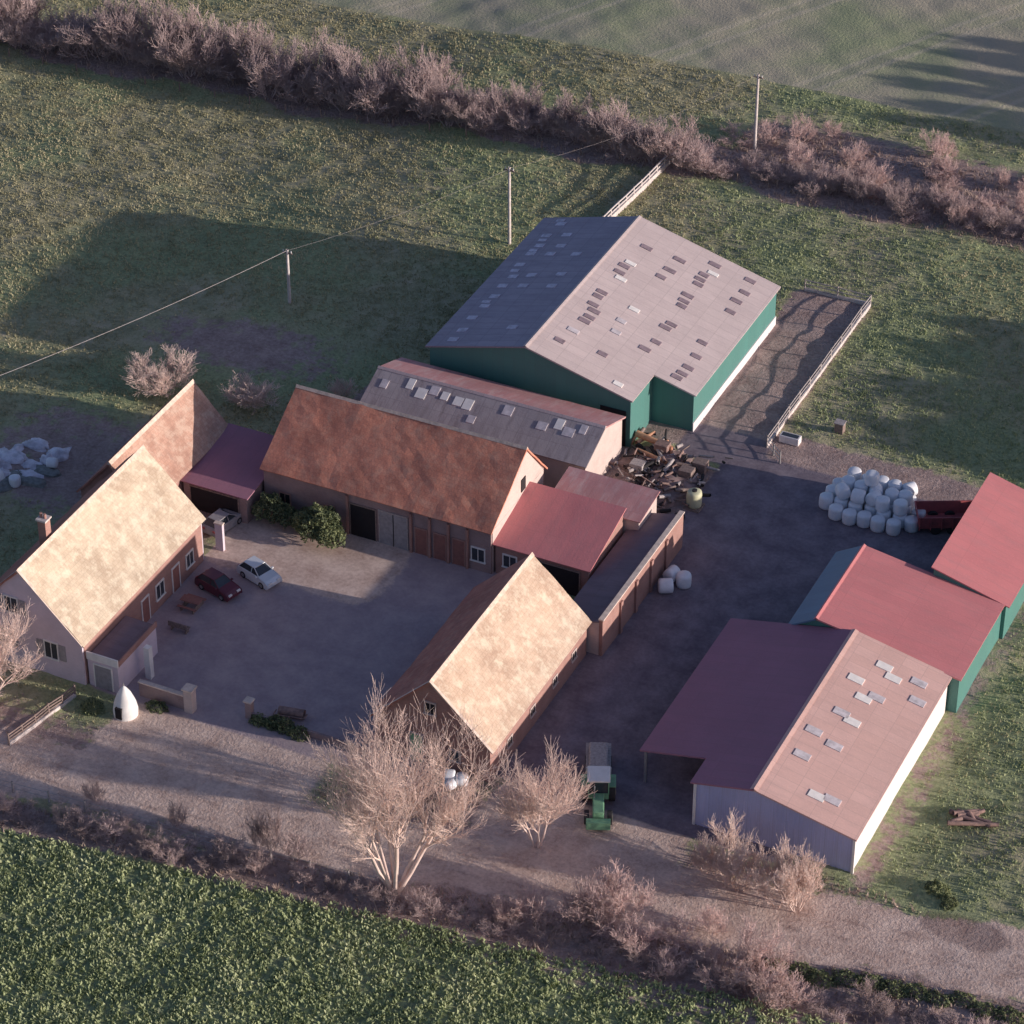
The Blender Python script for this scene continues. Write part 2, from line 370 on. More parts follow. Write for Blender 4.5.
def opening(parent,face,c,a0,a1,z0,z1,mat,name,frame=None,d=.05):
    def bx(nm,p0,p1,q0,q1,t0,t1,m):
        if face=='y-': box(nm,p0,p1,c-t1,c-t0,q0,q1,m,parent)
        elif face=='x+': box(nm,c+t0,c+t1,p0,p1,q0,q1,m,parent)
    bx(name,a0,a1,z0,z1,-.02,d,mat)
    if frame:
        w=.1
        bx(name+"_jamb_l",a0-w,a0,z0,z1,-.02,d+.03,frame); bx(name+"_jamb_r",a1,a1+w,z0,z1,-.02,d+.03,frame)
        bx(name+"_lintel",a0-w,a1+w,z1,z1+w*1.3,-.02,d+.04,frame)
        if z0>.3:
            bx(name+"_sill",a0-w-.05,a1+w+.05,z0-w,z0,-.02,d+.1,frame); bx(name+"_mullion",(a0+a1)/2-.03,(a0+a1)/2+.03,z0,z1,d,d+.025,frame)

# big green cattle barn ------------------------------------------------
e=empty("green_cattle_barn")
ys0,ys1,yst=12.9,36.6,17.5; sl=.27; zr=7.7; xr=-4.8
zf=lambda x: 7.7-.27*abs(x+4.8)
t=.16
V=[(-14.1,ys0,-.3),(5,ys0,-.3),(5,ys0,zf(5)-t),(xr,ys0,zr-t),(-14.1,ys0,zf(-14.1)-t)]
V+=[(x,ys1,z) for x,y,z in V]
mesh("walls",V,[(0,1,2,3,4),(9,8,7,6,5),(1,6,7,2),(0,4,9,5)],M['green'],e)
V=[(5,yst,-.3),(8.9,yst,-.3),(8.9,yst,zf(8.9)-t),(5,yst,zf(5)-t)]; V+=[(x,ys1+.004,z) for x,y,z in V]
mesh("side_bay_walls",V,[(0,1,2,3),(7,6,5,4),(1,5,6,2)],M['green'],e)
box("concrete_plinth",8.9,9.0,yst-.1,ys1,-.2,.9,M['white_wall'],e)
box("dark_doorway",2.2,4.6,ys0-.06,ys0-.01,0,3.6,M['dark'],e)
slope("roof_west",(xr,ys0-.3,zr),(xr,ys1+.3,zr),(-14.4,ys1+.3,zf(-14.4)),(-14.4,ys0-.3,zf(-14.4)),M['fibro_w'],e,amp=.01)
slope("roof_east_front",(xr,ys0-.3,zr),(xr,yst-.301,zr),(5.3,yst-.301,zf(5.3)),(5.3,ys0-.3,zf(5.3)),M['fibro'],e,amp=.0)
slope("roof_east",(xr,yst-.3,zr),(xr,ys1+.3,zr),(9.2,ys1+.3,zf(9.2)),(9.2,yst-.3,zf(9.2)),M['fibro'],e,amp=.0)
V=[(xr-.25,ys0-.3,zf(xr-.25)+.05),(xr,ys0-.3,zr+.1),(xr+.25,ys0-.3,zf(xr+.25)+.05)]; V+=[(x,ys1+.3,zz) for x,_,zz in V]
mesh("ridge_cap",V,[(0,1,4,3),(1,2,5,4)],M['fibro'],e)
for iy in range(12):
    for u in(-2.6,0.4,3.4,6.9):
        y=13.8+iy*1.95+(.5 if u in(.4,6.9) else 0)+rnd.uniform(-.3,.3)
        if u>5 and y<yst+.8: continue
        if y>36 or rnd.random()<.22: continue
        q=rnd.random(); m=M['skylt'] if q<.12 else M['skymid'] if q<.24 else M['skydk']
        patch(e,'y',u+rnd.uniform(-.35,.35),y,zf,rnd.uniform(.8,1.1),.55,m)
        if rnd.random()<.35 and y<35.5: patch(e,'y',u+rnd.uniform(-.4,.4),y+.78,zf,.95,.5,M['skydk'] if rnd.random()<.8 else M['skylt'])
for iy in range(12):
    for u in(-7.6,-10.2,-12.2):
        if rnd.random()<(.6 if u!=-12.2 else .15): continue
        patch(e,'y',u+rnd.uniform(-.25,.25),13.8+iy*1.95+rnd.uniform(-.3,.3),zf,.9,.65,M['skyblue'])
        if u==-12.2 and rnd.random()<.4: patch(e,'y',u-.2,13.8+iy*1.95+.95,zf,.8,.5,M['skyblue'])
# brown fibre cement barn
e=gable("fibre_cement_barn",'x',4.1,11.6,-16.2,4.8,3.8,3.9,7.7,5.3,M['brick_pale'],M['sheet_redold'],M['fibro_old'],cap=M['fibro'],amp=.01)
zfb=lambda y:5.3-(7.7-y)*(1.5/3.6)
for i in range(17):
    if rnd.random()<.62: patch(e,'x',6.6+rnd.uniform(-.35,.35),-15.2+i*1.16+rnd.uniform(-.15,.15),zfb,rnd.uniform(.7,1.1),rnd.uniform(.6,1.0),M['skylt'] if rnd.random()<.25 else M['skymid'])
    if rnd.random()<.14: patch(e,'x',5.2,-15.3+i*1.12,zfb,.7,.7,M['skymid'])
# main tiled barn
e=gable("red_tiled_barn",'x',-8.5,1.5,-18.7,2.2,4.5,4.4,-2.1,8.5,M['brick_dark'],M['tile_red'],None,amp=.08)
box("gable_face",2.2,2.26,-8.3,1.3,-.2,4.2,M['brick_pale'],e)
V=[(2.24,-8.3,4.2),(2.24,1.3,4.2),(2.24,-2.1,8.25)]; V+=[(2.16,y,z_) for x,y,z_ in V]
mesh("gable_top",V,[(0,1,2)],M['brick_pale'],e)
opening(e,'x+',2.26,-3.0,-2.2,4.6,5.8,M['dark'],"gable_hatch")
yw=-8.5
opening(e,'y-',yw,-10.6,-8.3,0,3.1,M['dark'],"cart_door",M['wood'])
opening(e,'y-',yw,-7.9,-5.4,0,3.2,M['door_grey'],"double_door",M['woodgrey'])
box("door_seam",-6.68,-6.62,yw-.08,yw-.051,0,3.2,M['dark'],e)
for a in(-4.6,-2.9,-1.2): opening(e,'y-',yw,a,a+1.0,0,2.5,M['door_brown'],"stable_door",M['brick_red'])
opening(e,'y-',yw,.5,1.6,1.0,2.2,M['glass'],"window",M['white'])
opening(e,'y-',yw,-17.2,-16.3,1.2,2.2,M['dark'],"vent",M['brick_red'])
opening(e,'y-',yw,-13.0,-12.2,1.2,2.2,M['dark'],"vent2",M['brick_red'])
for a in(-10.85,-5.0,-3.3,-1.6,.1): box("buttress",a-.1,a+.1,yw-.22,yw-.01,-.2,3.9,M['brick_red'],e)
def mono(name,x0,x1,y0,y1,zc,wall,roof,amp=.015,o=.2,cap=None):
    e=empty(name); t=.12
    pts=[(x0,y0),(x1,y0),(x1,y1),(x0,y1)]
    V=[(x,y,-.3) for x,y in pts]+[(p[0],p[1],z-t-.01) for p,z in zip(pts,zc)]
    mesh("walls",V,[(0,1,5,4),(1,2,6,5),(2,3,7,6),(3,0,4,7)],wall,e)
    sx=(zc[1]-zc[0])/(x1-x0); sy=(zc[3]-zc[0])/(y1-y0)
    f=lambda x,y: zc[0]+sx*(x-x0)+sy*(y-y0)
    q=[(x0-o,y0-o),(x1+o,y0-o),(x1+o,y1+o),(x0-o,y1+o)]; q=[(x,y,f(x,y)) for x,y in q]
    if abs(sx)>abs(sy): slope("roof",q[0],q[3],q[2],q[1],roof,e,amp=amp,th=.1)
    else: slope("roof",q[0],q[1],q[2],q[3],roof,e,amp=amp,th=.1)
    return e
e=mono("red_roofed_lean_to",2.45,10.7,-8.2,-1.5,(3.0,3.0,4.6,4.6),M['brick_red'],M['sheet_red'])
opening(e,'y-',-8.2,3.2,4.3,1.0,2.1,M['glass'],"window",M['white'])
opening(e,'y-',-8.2,6.0,9.9,0,2.4,M['dark'],"open_bay",M['wood'])
mono("small_red_shed",4.2,12.0,-1.25,2.4,(3.7,3.7,4.2,4.2),M['brick_pale'],M['sheet_redold'])
e=mono("long_brick_outbuilding",11.0,14.4,-14.4,1.4,(2.5,3.3,3.3,2.5),M['brick_pale'],M['fibro_dark'],o=.02)
box("parapet_wall",14.42,14.72,-14.4,1.6,-.3,3.45,M['brick_red'],e)
box("parapet_coping",14.36,14.80,-14.42,1.66,3.45,3.57,M['coping'],e)
for y in(-11,-8,-5,-2): box("buttress",14.72,14.9,y-.2,y+.2,-.3,3.1,M['brick_red'],e)
# middle brick barn
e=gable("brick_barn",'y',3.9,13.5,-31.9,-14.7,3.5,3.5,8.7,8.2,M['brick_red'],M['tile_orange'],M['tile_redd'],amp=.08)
opening(e,'y-',-31.9,6.9,7.9,0,2.6,M['tractor_green'],"door",M['brick_pale'])
opening(e,'y-',-31.9,8.2,9.0,5.0,6.0,M['dark'],"hatch",M['brick_pale'])
opening(e,'y-',-31.9,10.2,11.0,1.2,2.1,M['glass'],"window",M['brick_pale'])
for y in(-29,-25,-21,-17.5): opening(e,'x+',13.5,y,y+.7,1.3,2.0,M['dark'],"vent",M['brick_pale'])
for sgn in(-1,1):
    V=[(8.7,-32.2,8.28),(8.7+sgn*5.15,-32.2,3.22),(8.7+sgn*5.15,-31.95,3.22),(8.7,-31.95,8.28)]
    mesh("verge",V,[(0,1,2,3)],M['coping'],e)
# front hangar
e=empty("steel_hangar"); zr=5.2; xr2=33.5; zh=lambda x: 5.2-.22*abs(x-33.5); t=.14
V=[(28.9,-29.5,-.3),(41.2,-29.5,-.3),(41.2,-29.5,zh(41.2)-t),(xr2,-29.5,zr-t),(28.9,-29.5,zh(28.9)-t)]
V+=[(x,-26.8,z_) for x,y,z_ in V]
mesh("gable_wall",V,[(0,1,2,3,4)],M['bluegrey'],e)
mesh("front_bay_side",[V[0],V[5],V[9],V[4]],[(0,1,2,3)],M['bluegrey'],e)
box("corner_post",28.8,29.0,-29.6,-29.4,0,zh(28.9)-.16,M['white'],e)
box("corner_trim",41.15,41.35,-29.62,-29.45,0,zh(41.2)-.16,M['white'],e)
for i in range(24):
    x=29.2+i*.5; box("cladding_rib",x-.04,x+.04,-29.54,-29.5,0,zh(x)-.2,M['bluegrey'],e)
mesh("east_wall",[(41.2,-29.5,-.3),(41.2,-9.3,-.3),(41.2,-9.3,zh(41.2)-t),(41.2,-29.5,zh(41.2)-t)],[(0,1,2,3)],M['white_wall'],e)
mesh("rear_wall",[(23.6,-9.4,-.3),(41.2,-9.4,-.3),(41.2,-9.4,zh(41.2)-t),(xr2,-9.4,zr-t),(23.6,-9.4,zh(23.6)-t)],[(0,1,2,3,4)],M['bluegrey'],e)
for y in(-26.7,-22.5,-18.2,-13.9): box("post",23.7,23.9,y-.1,y+.1,0,zh(23.8)-.14,M['metal'],e)
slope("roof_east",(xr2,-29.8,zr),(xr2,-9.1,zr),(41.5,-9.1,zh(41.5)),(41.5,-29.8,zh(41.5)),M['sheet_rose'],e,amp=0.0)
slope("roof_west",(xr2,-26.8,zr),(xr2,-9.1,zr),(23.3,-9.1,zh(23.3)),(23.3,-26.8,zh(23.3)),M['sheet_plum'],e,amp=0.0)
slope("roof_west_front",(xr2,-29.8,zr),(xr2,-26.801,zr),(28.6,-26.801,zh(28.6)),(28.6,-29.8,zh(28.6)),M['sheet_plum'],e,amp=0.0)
V=[(xr2-.3,-29.8,zr-.02),(xr2,-29.8,zr+.1),(xr2+.3,-29.8,zr-.02)]; V+=[(x,-9.1,z_) for x,_,z_ in V]
mesh("ridge_cap",V,[(0,1,4,3),(1,2,5,4)],M['sheet_rose'],e)
for u,v,m in[(36.8,-11.5,0),(37.8,-12.3,0),(35.5,-14.2,0),(36.7,-15.8,0),(37.5,-15.1,1),(35.9,-18.3,1),(36.9,-18.7,0),(34.9,-21.4,1),(36.7,-21.9,1),(35.1,-24.3,1),(37.5,-27.5,0),(38.6,-27.2,1),(39.6,-11.5,1),(40.2,-13.5,1)]:
    patch(e,'y',u,v,zh,1.2,.75,M['skylt'] if m==0 else M['skymid'])
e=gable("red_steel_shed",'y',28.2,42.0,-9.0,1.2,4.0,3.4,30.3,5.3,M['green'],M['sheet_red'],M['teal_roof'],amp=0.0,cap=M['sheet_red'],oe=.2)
e=empty("red_machinery_shed")
V=[(36.2,1.25,-.3),(42.3,1.25,-.3),(42.3,1.25,3.2),(36.2,1.25,4.95)]; V+=[(x,15.4,z) for x,y,z in V]
mesh("walls",V,[(0,1,2,3),(7,6,5,4),(1,5,6,2),(0,3,7,4)],M['green'],e)
slope("roof",(36.0,1.2,5.1),(36.0,15.6,5.1),(42.6,15.6,3.25),(42.6,1.2,3.25),M['sheet_red'],e,amp=0,th=.1)
# farmhouse
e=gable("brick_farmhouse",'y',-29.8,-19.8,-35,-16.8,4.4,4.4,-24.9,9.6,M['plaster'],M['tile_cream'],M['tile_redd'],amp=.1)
box("brick_facade",-19.8,-19.74,-34.8,-17,0,4.1,M['brick_red'],e)
box("chimney",-25.9,-25.2,-30.6,-29.9,8,11.0,M['brick_red'],e); box("chimney_cap",-26,-25.1,-30.7,-29.8,11.0,11.15,M['concrete'],e)
for xx in(-25.75,-25.4): cyl("chimney_pot",(xx,-30.25,11.15),.12,.4,M['brick_red'],e,n=10)
for a0,a1,z0,z1 in[(-26.5,-25.4,5.2,6.6),(-23.2,-22.1,1.8,3.3),(-27.6,-26.5,1.8,3.3)]:
    opening(e,'y-',-35,a0,a1,z0,z1,M['glass'],"window",M['white'])
    box("shutter",a0-.75,a0-.15,-35.06,-35.01,z0,z1,M['door_grey'],e); box("shutter",a1+.15,a1+.75,-35.06,-35.01,z0,z1,M['door_grey'],e)
for a0,a1,z0,z1,m in[(-26.5,-25.5,0,2.3,'door_brown'),(-24.3,-23.2,1,2.3,'glass'),(-21.8,-20.8,0,2.3,'door_brown'),(-19.6,-18.6,1,2.2,'glass')]:
    opening(e,'x+',-19.74,a0,a1,z0,z1,M[m],"window" if m=='glass' else "door",M['white'])
for sgn in(-1,1):
    V=[(-24.9,-35.3,9.68),(-24.9+sgn*5.3,-35.3,4.1),(-24.9+sgn*5.3,-35.05,4.1),(-24.9,-35.05,9.68)]
    mesh("verge",V,[(0,1,2,3)],M['coping'],e)
a=mono("porch_annex",-19.6,-16.9,-34.7,-29.0,(2.7,2.65,2.65,2.7),M['plaster'],M['fibro_dark'],o=.05)
box("parapet_front",-19.6,-16.8,-34.82,-34.7,2.6,3.3,M['white'],a); box("parapet_side",-16.9,-16.78,-34.7,-29,2.6,3.1,M['brick_red'],a)
opening(a,'y-',-34.7,-19,-17.5,0,2.2,M['door_grey'],"garage_door",M['white'])
box("pillar",-16.1,-15.6,-32.2,-31.7,0,3.0,M['white'],a)
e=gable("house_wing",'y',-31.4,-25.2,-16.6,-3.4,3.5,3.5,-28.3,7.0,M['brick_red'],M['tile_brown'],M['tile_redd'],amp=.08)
e=mono("low_red_shed",-25.0,-19.0,-11.0,-3.2,(2.7,2.7,3.4,3.4),M['brick_dark'],M['sheet_plum'])
opening(e,'y-',-11,-24.3,-19.8,0,2.3,M['dark'],"open_front",M['wood'])
e=empty("yard_wall"); box("wall",-19.6,-18.9,-15.2,-14.9,-.2,2.6,M['plaster'],e); box("coping",-19.65,-18.85,-15.25,-14.85,2.6,2.72,M['coping'],e)
e=empty("garden_wall"); box("wall",-15.4,-11.3,-34.25,-33.95,-.2,1.3,M['brick_dark'],e); box("coping",-15.45,-11.3,-34.3,-33.9,1.3,1.4,M['coping'],e)
box("gate_pier",-11.3,-10.6,-34.45,-33.75,-.2,2.1,M['brick_pale'],e); box("pier_cap",-11.4,-10.5,-34.55,-33.65,2.1,2.25,M['coping'],e)
e=empty("garden_wall"); box("wall",-6.2,3.6,-33.0,-32.8,-.2,.6,M['brick_dark'],e); box("gate_pier",-6.7,-6.2,-33.1,-32.6,-.2,1.6,M['brick_dark'],e); box("pier_cap",-6.8,-6.1,-33.2,-32.5,1.6,1.72,M['coping'],e)
e=empty("garden_dovecote")
V=[];Fc=[];prof=[(.95,0),(.98,.5),(.85,1.2),(.55,2.0),(.25,2.5),(.05,2.75)]
for r,zz in prof:
    for i in range(18):
        a=i/18*6.283; V.append((-15.2+r*math.cos(a),-36.6+r*math.sin(a),zz))
for j in range(len(prof)-1):
    for i in range(18): Fc.append((j*18+i,j*18+(i+1)%18,(j+1)*18+(i+1)%18,(j+1)*18+i))
Fc.append(tuple(range(len(V)-18,len(V)))); mesh("body",V,Fc,M['white'],e,True)
box("doorway",-15.5,-14.95,-37.62,-37.3,.2,1.2,M['dark'],e); cyl("finial",(-15.2,-36.6,2.7),.05,.3,M['metal'],e,n=8)

# ---------------------------------------------------------------- fences, poles
def fence(name,pts,h=1.2,rails=3,mat=None,sp=2.5,rr=.05,base=None):
    e=empty(name); mat=mat or M['woodgrey']; posts=[];rl=[]
    for (x0,y0),(x1,y1) in zip(pts,pts[1:]):
        L=math.hypot(x1-x0,y1-y0); n=max(1,int(L/sp)); pv=None
        for i in range(n+1):
            t=i/n; x=x0+(x1-x0)*t;y=y0+(y1-y0)*t; z0=gz(x,y); posts.append(((x,y,z0-.3),(x+rnd.uniform(-.04,.04),y,z0+h+rnd.uniform(0,.1)),.08,.07))
            if pv:
                for r in range(rails):
                    z=h*(r+1)/rails-.08; rl.append(((pv[0],pv[1],pv[2]+z),(x,y,z0+z),rr,rr))
            pv=(x,y,z0)
        if base:
            d=Vector((x1-x0,y1-y0,0)).normalized(); nn=Vector((-d.y,d.x,0))*.1
            a=Vector((x0,y0,-.3));b=Vector((x1,y1,-.3)); up=Vector((0,0,base+.3))
            V=[a-nn,b-nn,b+nn,a+nn]; V+=[v+up for v in V]
            mesh("base_wall",V,[(0,1,5,4),(1,2,6,5),(2,3,7,6),(3,0,4,7),(4,5,6,7)],M['concrete'],e)
    V,F=tubes(posts,6); npmesh("posts",V,F,mat,e); V,F=tubes(rl,5); npmesh("rails",V,F,mat,e)
    return e
fence("concrete_rail_fence",[(-12.2,45.5),(-11.2,61.5)],1.3,3,M['concrete'],1.5,.09,.5)
fence("yard_fence",[(9.3,43.0),(15.6,43.3),(15.6,18.0)],1.2,3,M['woodgrey'],2.5,.05,.35)
fence("yard_fence",[(15.6,18.0),(17.5,16.2)],1.2,3,M['metal'],1.2,.04)
fence("wooden_fence",[(-21.2,-43.6),(-19.8,-36.5)],1.1,4,M['wood'],1.4,.07,.3)
fence("post_fence",[(-30,-49.0),(-15,-47.8),(0,-46.8),(12,-45.5)],1.0,2,M['woodgrey'],3.0,.02)
fence("field_fence",[(-100,52),(-60,54.5),(-28,56.5),(0,59.5),(30,62)],.9,1,M['wood'],4.0,.012)
def pole(x,y,h):
    e=empty("utility_pole"); V,F=tubes([((x,y,-1.0),(x,y,h),.17,.12)],10); npmesh("shaft",V,F,M['concrete'],e,True)
    box("crossarm",x-.5,x+.5,y-.06,y+.06,h-.4,h-.28,M['wood'],e)
    for d in(-.4,.4): cyl("insulator",(x+d,y,h-.28),.05,.2,M['white'],e,n=8)
    return e
pole(-32.8,21.2,5.4); pole(-19.0,39.1,8.2); pole(-5,66.1,8.2,)
def wire(p,q,sag,r=.025,name="overhead_wire"):
    S=[];n=24;p=Vector(p);q=Vector(q)
    pt=[p.lerp(q,i/n)-Vector((0,0,sag*4*(i/n)*(1-i/n))) for i in range(n+1)]
    for a,b in zip(pt,pt[1:]): S.append((a,b,r,r))
    V,F=tubes(S,4); npmesh(name,V,F,M['concrete'])
wire((-32.8,21.2,5.3),(-62,-34,4.6),1.6,.022); wire((-32.8,21.2,5.3),(-19,39.1,8.0),.5,.009); wire((-19,39.1,8.1),(-5,66.1,8.1),1.0,.006)

# ---------------------------------------------------------------- bales and clutter
def bale(c,r=.62,h=1.2,up=True,ang=0):
    n=14; prof=[(0,0),(r*.75,0),(r*.95,.06*h),(r,.2*h),(r*1.02,.5*h),(r,.8*h),(r*.95,.94*h),(r*.75,h),(0,h)]
    V=[];F=[]
    for j,(rr,zz) in enumerate(prof):
        for i in range(n):
            a=i/n*6.283; w=1+.03*math.sin(3*a+c[0]*5)
            x,y,z=rr*w*math.cos(a),rr*w*math.sin(a),zz
            if not up: x,y,z=z-h/2,x,y+r
            ca,sa=math.cos(ang),math.sin(ang); V.append((c[0]+x*ca-y*sa,c[1]+x*sa+y*ca,c[2]+z))
    for j in range(len(prof)-1):
        for i in range(n): F.append((j*n+i,j*n+(i+1)%n,(j+1)*n+(i+1)%n,(j+1)*n+i))
    return V,F
def joinmesh(name,parts,mat,parent=None,smooth=True):
    V=[];F=[]
    for v,f in parts:
        o=len(V); V+=v; F+=[tuple(i+o for i in q) for q in f]
    return npmesh(name,V,F,mat,parent,smooth)
P=[]
for i in range(7):
    for j in range(4):
        x=23.4+i*1.25+rnd.uniform(-.1,.1); y=10.8+j*1.25+(i%2)*.2+rnd.uniform(-.12,.12)
        if (i,j) in((6,0),(0,0),(6,3)): continue
        P.append(bale((x,y,0),.61,1.15+rnd.uniform(-.05,.1)))
        if 1<=i<=5 and j>=1: P.append(bale((x+rnd.uniform(-.2,.2),y+.1,1.2),.6,1.1,rnd.random()<.75,rnd.uniform(0,3)))
P.append(bale((26.6,13.6,2.35),.6,1.1))
joinmesh("wrapped_bale_stack",P,M['wrap'])
joinmesh("wrapped_bales",[bale((15.9,-4.6,0),.62,1.2,False,.5),bale((16.9,-3.2,0),.62,1.2,True),bale((15.7,-2.9,0),.6,1.2,False,1.4)],M['wrap'])
joinmesh("white_sacks",[bale((10.6,-32.9,0),.5,.9,False,.3),bale((11.6,-32.8,0),.5,.8,True),bale((11.1,-33.7,0),.4,.7,False,1)],M['wrap'])
e=empty("red_farm_trailer")
def trailer(e,L,W,H,z0,mat):
    V=[]
    o=.18
    for z_,k_ in((z0,0),(z0+H,o)): V+=[(-L/2-k_,-W/2-k_,z_),(L/2+k_,-W/2-k_,z_),(L/2+k_,W/2+k_,z_),(-L/2-k_,W/2+k_,z_)]
    V+=[(x*.95,y*.92,z0+.1) for x,y,z_ in V[:4]]+[(x*.96,y*.92,z0+H) for x,y,z_ in V[4:8]]
    mesh("body",V,[(0,3,2,1),(0,1,5,4),(1,2,6,5),(2,3,7,6),(3,0,4,7),(4,5,13,12),(5,6,14,13),(6,7,15,14),(7,4,12,15),(12,13,9,8),(13,14,10,9),(14,15,11,10),(15,12,8,11),(8,9,10,11)],mat,e)
    for i in range(6):
        x=-L/2+L*i/5; box("rib",x-.04,x+.04,-W/2-.24,-W/2-.1,z0,z0+H,mat,e)
    for x in(-.9,.5):
        for s in(-1,1): cyl("wheel",(x,s*W*.42,.5),.5,.35,M['tyre'],e,axis='y',bev=.05)
    box("drawbar",L/2,L/2+1.4,-.08,.08,.55,.7,mat,e)
trailer(e,4.6,2.1,1.2,.65,M['steel_red']); e.location=(33.2,13.5,0); e.rotation_euler=(0,0,math.radians(27))
def blob(c,s,seed,n=14,m=9):
    V=[];F=[]
    for j in range(m+1):
        for i in range(n):
            a=i/n*6.283; ph=j/m*math.pi/2
            d=Vector((math.cos(a)*math.cos(ph),math.sin(a)*math.cos(ph),math.sin(ph)))
            k_=1+.45*mn.noise(d*2.2+Vector((seed,0,0)))
            V.append((c[0]+d.x*s[0]*k_,c[1]+d.y*s[1]*k_,c[2]-.1+d.z*s[2]*k_))
    for j in range(m):
        for i in range(n): F.append((j*n+i,j*n+(i+1)%n,(j+1)*n+(i+1)%n,(j+1)*n+i))
    return V,F
e=empty("scrap_heap"); joinmesh("soil",[blob((8.5,11.5,0),(3.2,2.6,.7),1),blob((10.5,8.5,0),(2.6,3,.8),2),blob((7.5,7,0),(2,2.4,.5),5)],M['soil'],e)
segs=[[],[],[],[]]
for i in range(260):
    x=rnd.gauss(9.3,1.9);y=rnd.gauss(9.2,2.6)
    x=max(5.3,min(13.2,x)); y=max(3.6,min(14.5,y)); L=rnd.uniform(.2,1.5);a=rnd.uniform(0,6.28);tz=rnd.uniform(-.3,.4); z=rnd.uniform(.2,.8)
    w=rnd.uniform(.05,.22); segs[i%4].append(((x,y,z),(x+L*math.cos(a),y+L*math.sin(a),z+L*tz),w,w*.8))
for s,m in zip(segs,('rust','wood','woodgrey','tyre')): V,F=tubes(s,5); npmesh("pieces",V,F,M[m],e)
for x,y,h in[(8,13,1.3),(9.4,5.6,1.1),(11.3,10.5,1.2),(7.2,9.6,1.2),(11.8,12.3,1.0)]:
    b=box("crate",x-.6,x+.6,y-.5,y+.5,0,h,M[rnd.choice(['rust','woodgrey','wood'])],e,.04)
for x,y in((12.6,4.2),(12.9,5.2),(6.2,5.0)): cyl("old_tyre",(x,y,.0),.5,.3,M['tyre'],e,bev=.08)
e=empty("orange_farm_implement"); V,F=tubes([((5.2,13.9,.9),(8.8,13.2,.8),.3,.22),((5.6,13,.6),(6.4,15,.7),.2,.16),((7.4,12.6,.6),(7.9,14.4,.6),.2,.16),((5.3,13.7,.9),(4.9,13.2,.0),.12,.12),((8.6,13.4,.9),(9.3,12.4,.0),.12,.12),((6,12.2,.5),(9.5,11.4,.5),.2,.2)],8); npmesh("frame",V,F,M['orange'],e)
for x in(5.9,8.2): cyl("wheel",(x,12.8,.35),.35,.25,M['tyre'],e,axis='y')
e=empty("yellow_tank"); o=joinmesh("tank",[bale((13.4,7.2,.15),.65,1.5,True)],M['yellow'],e); cyl("lid",(13.4,7.2,1.65),.22,.12,M['tyre'],e); box("pallet",12.7,14.1,6.5,7.9,0,.15,M['wood'],e)
e=empty("water_trough"); box("trough",16.2,18.0,19.2,20.0,0,.7,M['white_wall'],e,.05); box("water",16.35,17.85,19.33,19.87,.7,.705,M['glass'],e)
e=empty("feed_box"); box("box",20.0,20.8,22.5,23.2,0,1.0,M['wood'],e,.04); box("lid",19.95,20.85,22.45,23.25,1.0,1.08,M['woodgrey'],e)
e=empty("silage_clamp_sheeting")
for i in range(26):
    joinmesh("sheet",[blob((-41.8+rnd.gauss(0,2.4),-12.6+rnd.gauss(0,2.2),0),(rnd.uniform(.5,1.5),rnd.uniform(.4,1.1),rnd.uniform(.25,.6)),i*3.1)],M['tarp' if i%3 else 'net'],e,False)
joinmesh("sheets_white",[bale((-38.0,-11.0,0),.45,.9,False,.3),bale((-39.4,-14.6,0),.5,.9,True),bale((-41.0,-15,0),.6,1.1,False,1.3),bale((-42.6,-13.4,0),.6,1.1,False,.6)],M['wrap'],e)
e=empty("garden_bench"); box("seat",-17.6,-15.9,-26.1,-25.6,.42,.48,M['wood'],e); box("backrest",-17.6,-15.9,-26.2,-26.12,.5,.95,M['wood'],e)
for x in(-17.4,-16.1): box("leg",x-.04,x+.04,-26.1,-25.6,0,.42,M['wood'],e)
e=empty("picnic_table"); box("top",-18.3,-16.6,-23.2,-22.4,.72,.78,M['door_brown'],e)
for y in(-23.7,-22.1): box("bench",-18.3,-16.6,y,y+.25,.42,.47,M['door_brown'],e)
for x in(-18,-16.9): box("trestle",x-.05,x+.05,-23.6,-21.95,0,.42,M['wood'],e); box("upright",x-.05,x+.05,-23,-22.6,.42,.72,M['wood'],e)
e=empty("log_pile"); s=[]
for i in range(9): s.append(((46+rnd.uniform(-1,1),-21+rnd.uniform(-1,1),.2+.1*i*.5),(48.2+rnd.uniform(-1,1),-20+rnd.uniform(-1,1),.3),.2,.16))
V,F=tubes(s,7); npmesh("logs",V,F,M['rust'],e)
e=empty("old_farm_roller"); V,F=tubes([((-4.6,-31.6,.4),(-2.6,-31.2,.4),.38,.38)],14); npmesh("drum",V,F,M['rust'],e)
V,F=tubes([((-4.8,-31.65,.45),(-4.7,-32.3,.5),.06,.06),((-2.4,-31.15,.45),(-2.3,-31.8,.5),.06,.06),((-4.7,-32.3,.5),(-2.3,-31.8,.5),.06,.06),((-3.5,-32.05,.5),(-3.2,-33.2,.35),.06,.06)],6); npmesh("frame",V,F,M['rust'],e)

